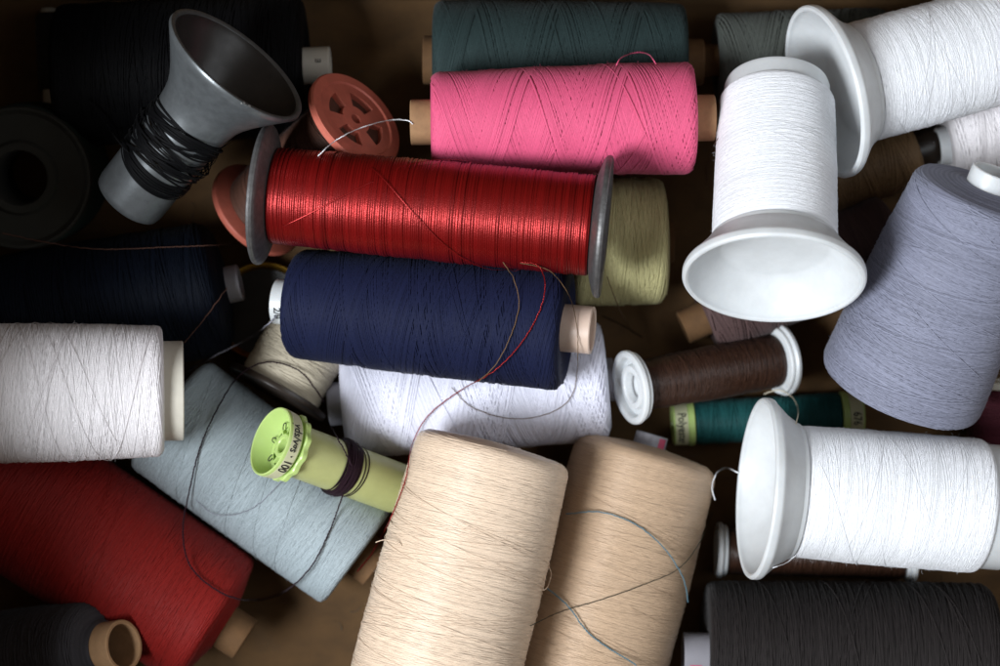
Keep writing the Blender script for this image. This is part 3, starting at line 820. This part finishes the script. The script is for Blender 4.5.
STR = [
 ('bright red strand hanging from the red wire spool over the navy and white spools', [(520, 262, 0), (538, 266, .3), (545, 284, .2), (540, 310, .1), (522, 342, .1), (495, 370, .1), (458, 392, .6), (428, 416, .6), (412, 445, .5), (406, 478, 1), (392, 515, .6), (374, 550, .5), (357, 572, .4)], .25, 'red_wire'),
 ('short brown strand curving over the right half of the navy spool', [(503, 262, 0), (514, 280, .2), (519, 305, .1), (511, 335, .1), (496, 364, .1), (478, 382, .2)], .2, 'walnut'),
 ('long brown strand looping round the navy tube end and over the lilac-white spool', [(520, 263, .2), (548, 270, .3), (566, 290, .4), (575, 315, .5), (578, 348, .3), (574, 390, .3), (558, 409, .2), (530, 418, .1), (500, 417, .1), (470, 406, .2), (452, 388, .3)], .17, 'walnut'),
 ('dark plum thread looping over the ice-blue and dark red cones', [(324, 402, 1), (316, 390, 1), (298, 370, 1), (268, 362, 1), (241, 374, 1), (220, 404, 1), (201, 445, .6), (190, 488, .4), (183, 530, .4), (190, 565, .4), (215, 589, .4), (245, 600, .4), (280, 594, 2), (310, 568, 1), (330, 530, .4), (343, 494, .6)], .32, 'plum'),
 ('dark plum thread end standing off the lime spool', [(352, 466, .3), (343, 448, .4), (334, 432, .5), (328, 421, 1.2)], .3, 'plum'),
 ('fine white strand stretched from the pink tube to the coral spool', [(318, 156, .3), (335, 141, .4), (358, 129, .8), (385, 121, 1), (405, 120, .4), (413, 124, .2)], .22, 'white'),
 ('small pink loop standing above the pink spool', [(616, 66, .1), (621, 58, 1), (634, 53, 1.5), (648, 54, 1), (656, 64, .1)], .25, 'pink'),
 ('grey strand crossing from the cream tube toward the navy spool', [(187, 372, .3), (198, 365, 1), (218, 354, 1.5), (250, 338, 2), (268, 324, 1.5), (277, 316, .3)], .35, 'dusk'),
 ('fine brown strand lying across the ink-blue cone from the bottle green spool', [(2, 233, .3), (50, 243, .5), (100, 249, 1), (170, 247, .5), (240, 244, .5)], .22, 'taupe'),
 ('short fine brown strand by the tube end of the ink-blue cone', [(184, 343, .3), (205, 318, .4), (227, 288, .5)], .22, 'taupe'),
 ('slate blue strand arching across the middle of the tan cone', [(566, 514, .1), (600, 512, .1), (635, 524, .1), (664, 548, .1), (683, 578, .2), (688, 602, .3)], .26, 'slate_blue'),
 ('slate blue strand running down the lower left of the tan cone', [(547, 588, .1), (568, 606, .1), (592, 636, .1), (636, 665, .1)], .28, 'slate_blue'),
 ('thin dark green strand crossing the tan cone to the flared white cone', [(530, 626, .1), (560, 612, .1), (600, 600, .1), (640, 586, .1), (678, 569, .2), (700, 542, .6), (712, 512, .6)], .18, 'bottle'),
 ('short white thread curl beside the tan cone', [(739, 473, .4), (726, 468, 1), (716, 474, 1.5), (712, 488, 1), (715, 500, .5)], .3, 'white'),
 ('pale loop of thread over the teal spool', [(764, 394, .2), (778, 390, .5), (792, 397, .6), (798, 410, .4), (796, 424, .2)], .25, 'cream'),
 ('fine dark strand hanging beside the pale olive spool', [(607, 276, .2), (614, 296, .2), (622, 314, 1), (632, 328, 1)], .2, 'walnut'),
 ('fine dark strand on the box bottom near the ringed white flange', [(602, 316, .3), (620, 324, .4), (642, 337, .3)], .2, 'black'),
 ('fine grey thread lying on the ice-blue cone', [(281, 482, .1), (260, 503, .1), (238, 514, .1), (214, 514, .1), (196, 500, .1)], .15, 'dusk'),
 ('fine brown strand on the leaning white cone by the pink tube', [(718, 138, .3), (712, 150, .4), (708, 164, .4), (707, 182, .3)], .15, 'taupe'),
 ('short white thread loop under the lower flared white cone', [(772, 568, .3), (786, 563, .6), (796, 555, .4)], .22, 'white'),
 ('small beige thread loop at the right side of the cream-beige cone', [(549, 566, .1), (551, 574, .8), (548, 586, 1), (543, 590, .4), (545, 578, .3)], .18, 'beige'),
 ('frayed beige thread end at the left side of the cream-beige cone', [(376, 542, .3), (384, 540, .3), (392, 541, .1), (402, 546, .1)], .22, 'beige'),
 ('tangled black thread tail hanging from the funnel spool', [(128, 152, .4), (116, 138, 1), (108, 126, 1), (98, 112, .6), (88, 98, .4)], .4, 'black'),
]
for l, c, r, m in STR:
    strand(l, c, r, m)

# ------------------------------------------------------------------ fluff on the thread packages
for e, prof, mat, n in FUZZ:
    v, f = fuzz(prof, n)
    o = mesh_np('thread_fluff', v, f, mat, e)
    o['kind'] = 'stuff'

# ------------------------------------------------------------------ lint on the bottom of the box
V, F, off = [], [], 0
for k in range(260):
    x, y = random.uniform(-195, 200), random.uniform(-150, 122)
    n = 6
    a = random.uniform(0, 6.28); l = random.uniform(1.5, 8); cv = random.uniform(-1.6, 1.6)
    u = np.linspace(0, 1, n)
    c = np.stack([x + l * u * np.cos(a + cv * u), y + l * u * np.sin(a + cv * u), .25 + .5 * np.sin(u * 3.1) * random.random()], -1)
    rw = random.uniform(.05, .12)
    an = np.array([0, 2.094, 4.189])
    ring = np.stack([-np.sin(a) * np.cos(an), np.cos(a) * np.cos(an), np.sin(an)], -1) * rw
    V.append((c[:, None] + ring[None]).reshape(-1, 3))
    i = np.arange(n - 1)[:, None]; j = np.arange(3)[None]
    F.append(np.stack([i * 3 + j, i * 3 + (j + 1) % 3, (i + 1) * 3 + (j + 1) % 3, (i + 1) * 3 + j], -1).reshape(-1, 4) + off); off += n * 3
lint = mesh_np('lint', np.vstack(V), np.vstack(F), T['moss_grey'])
tag(lint, 'fine grey lint fibres scattered over the box bottom between spools', 'lint', kind='stuff')
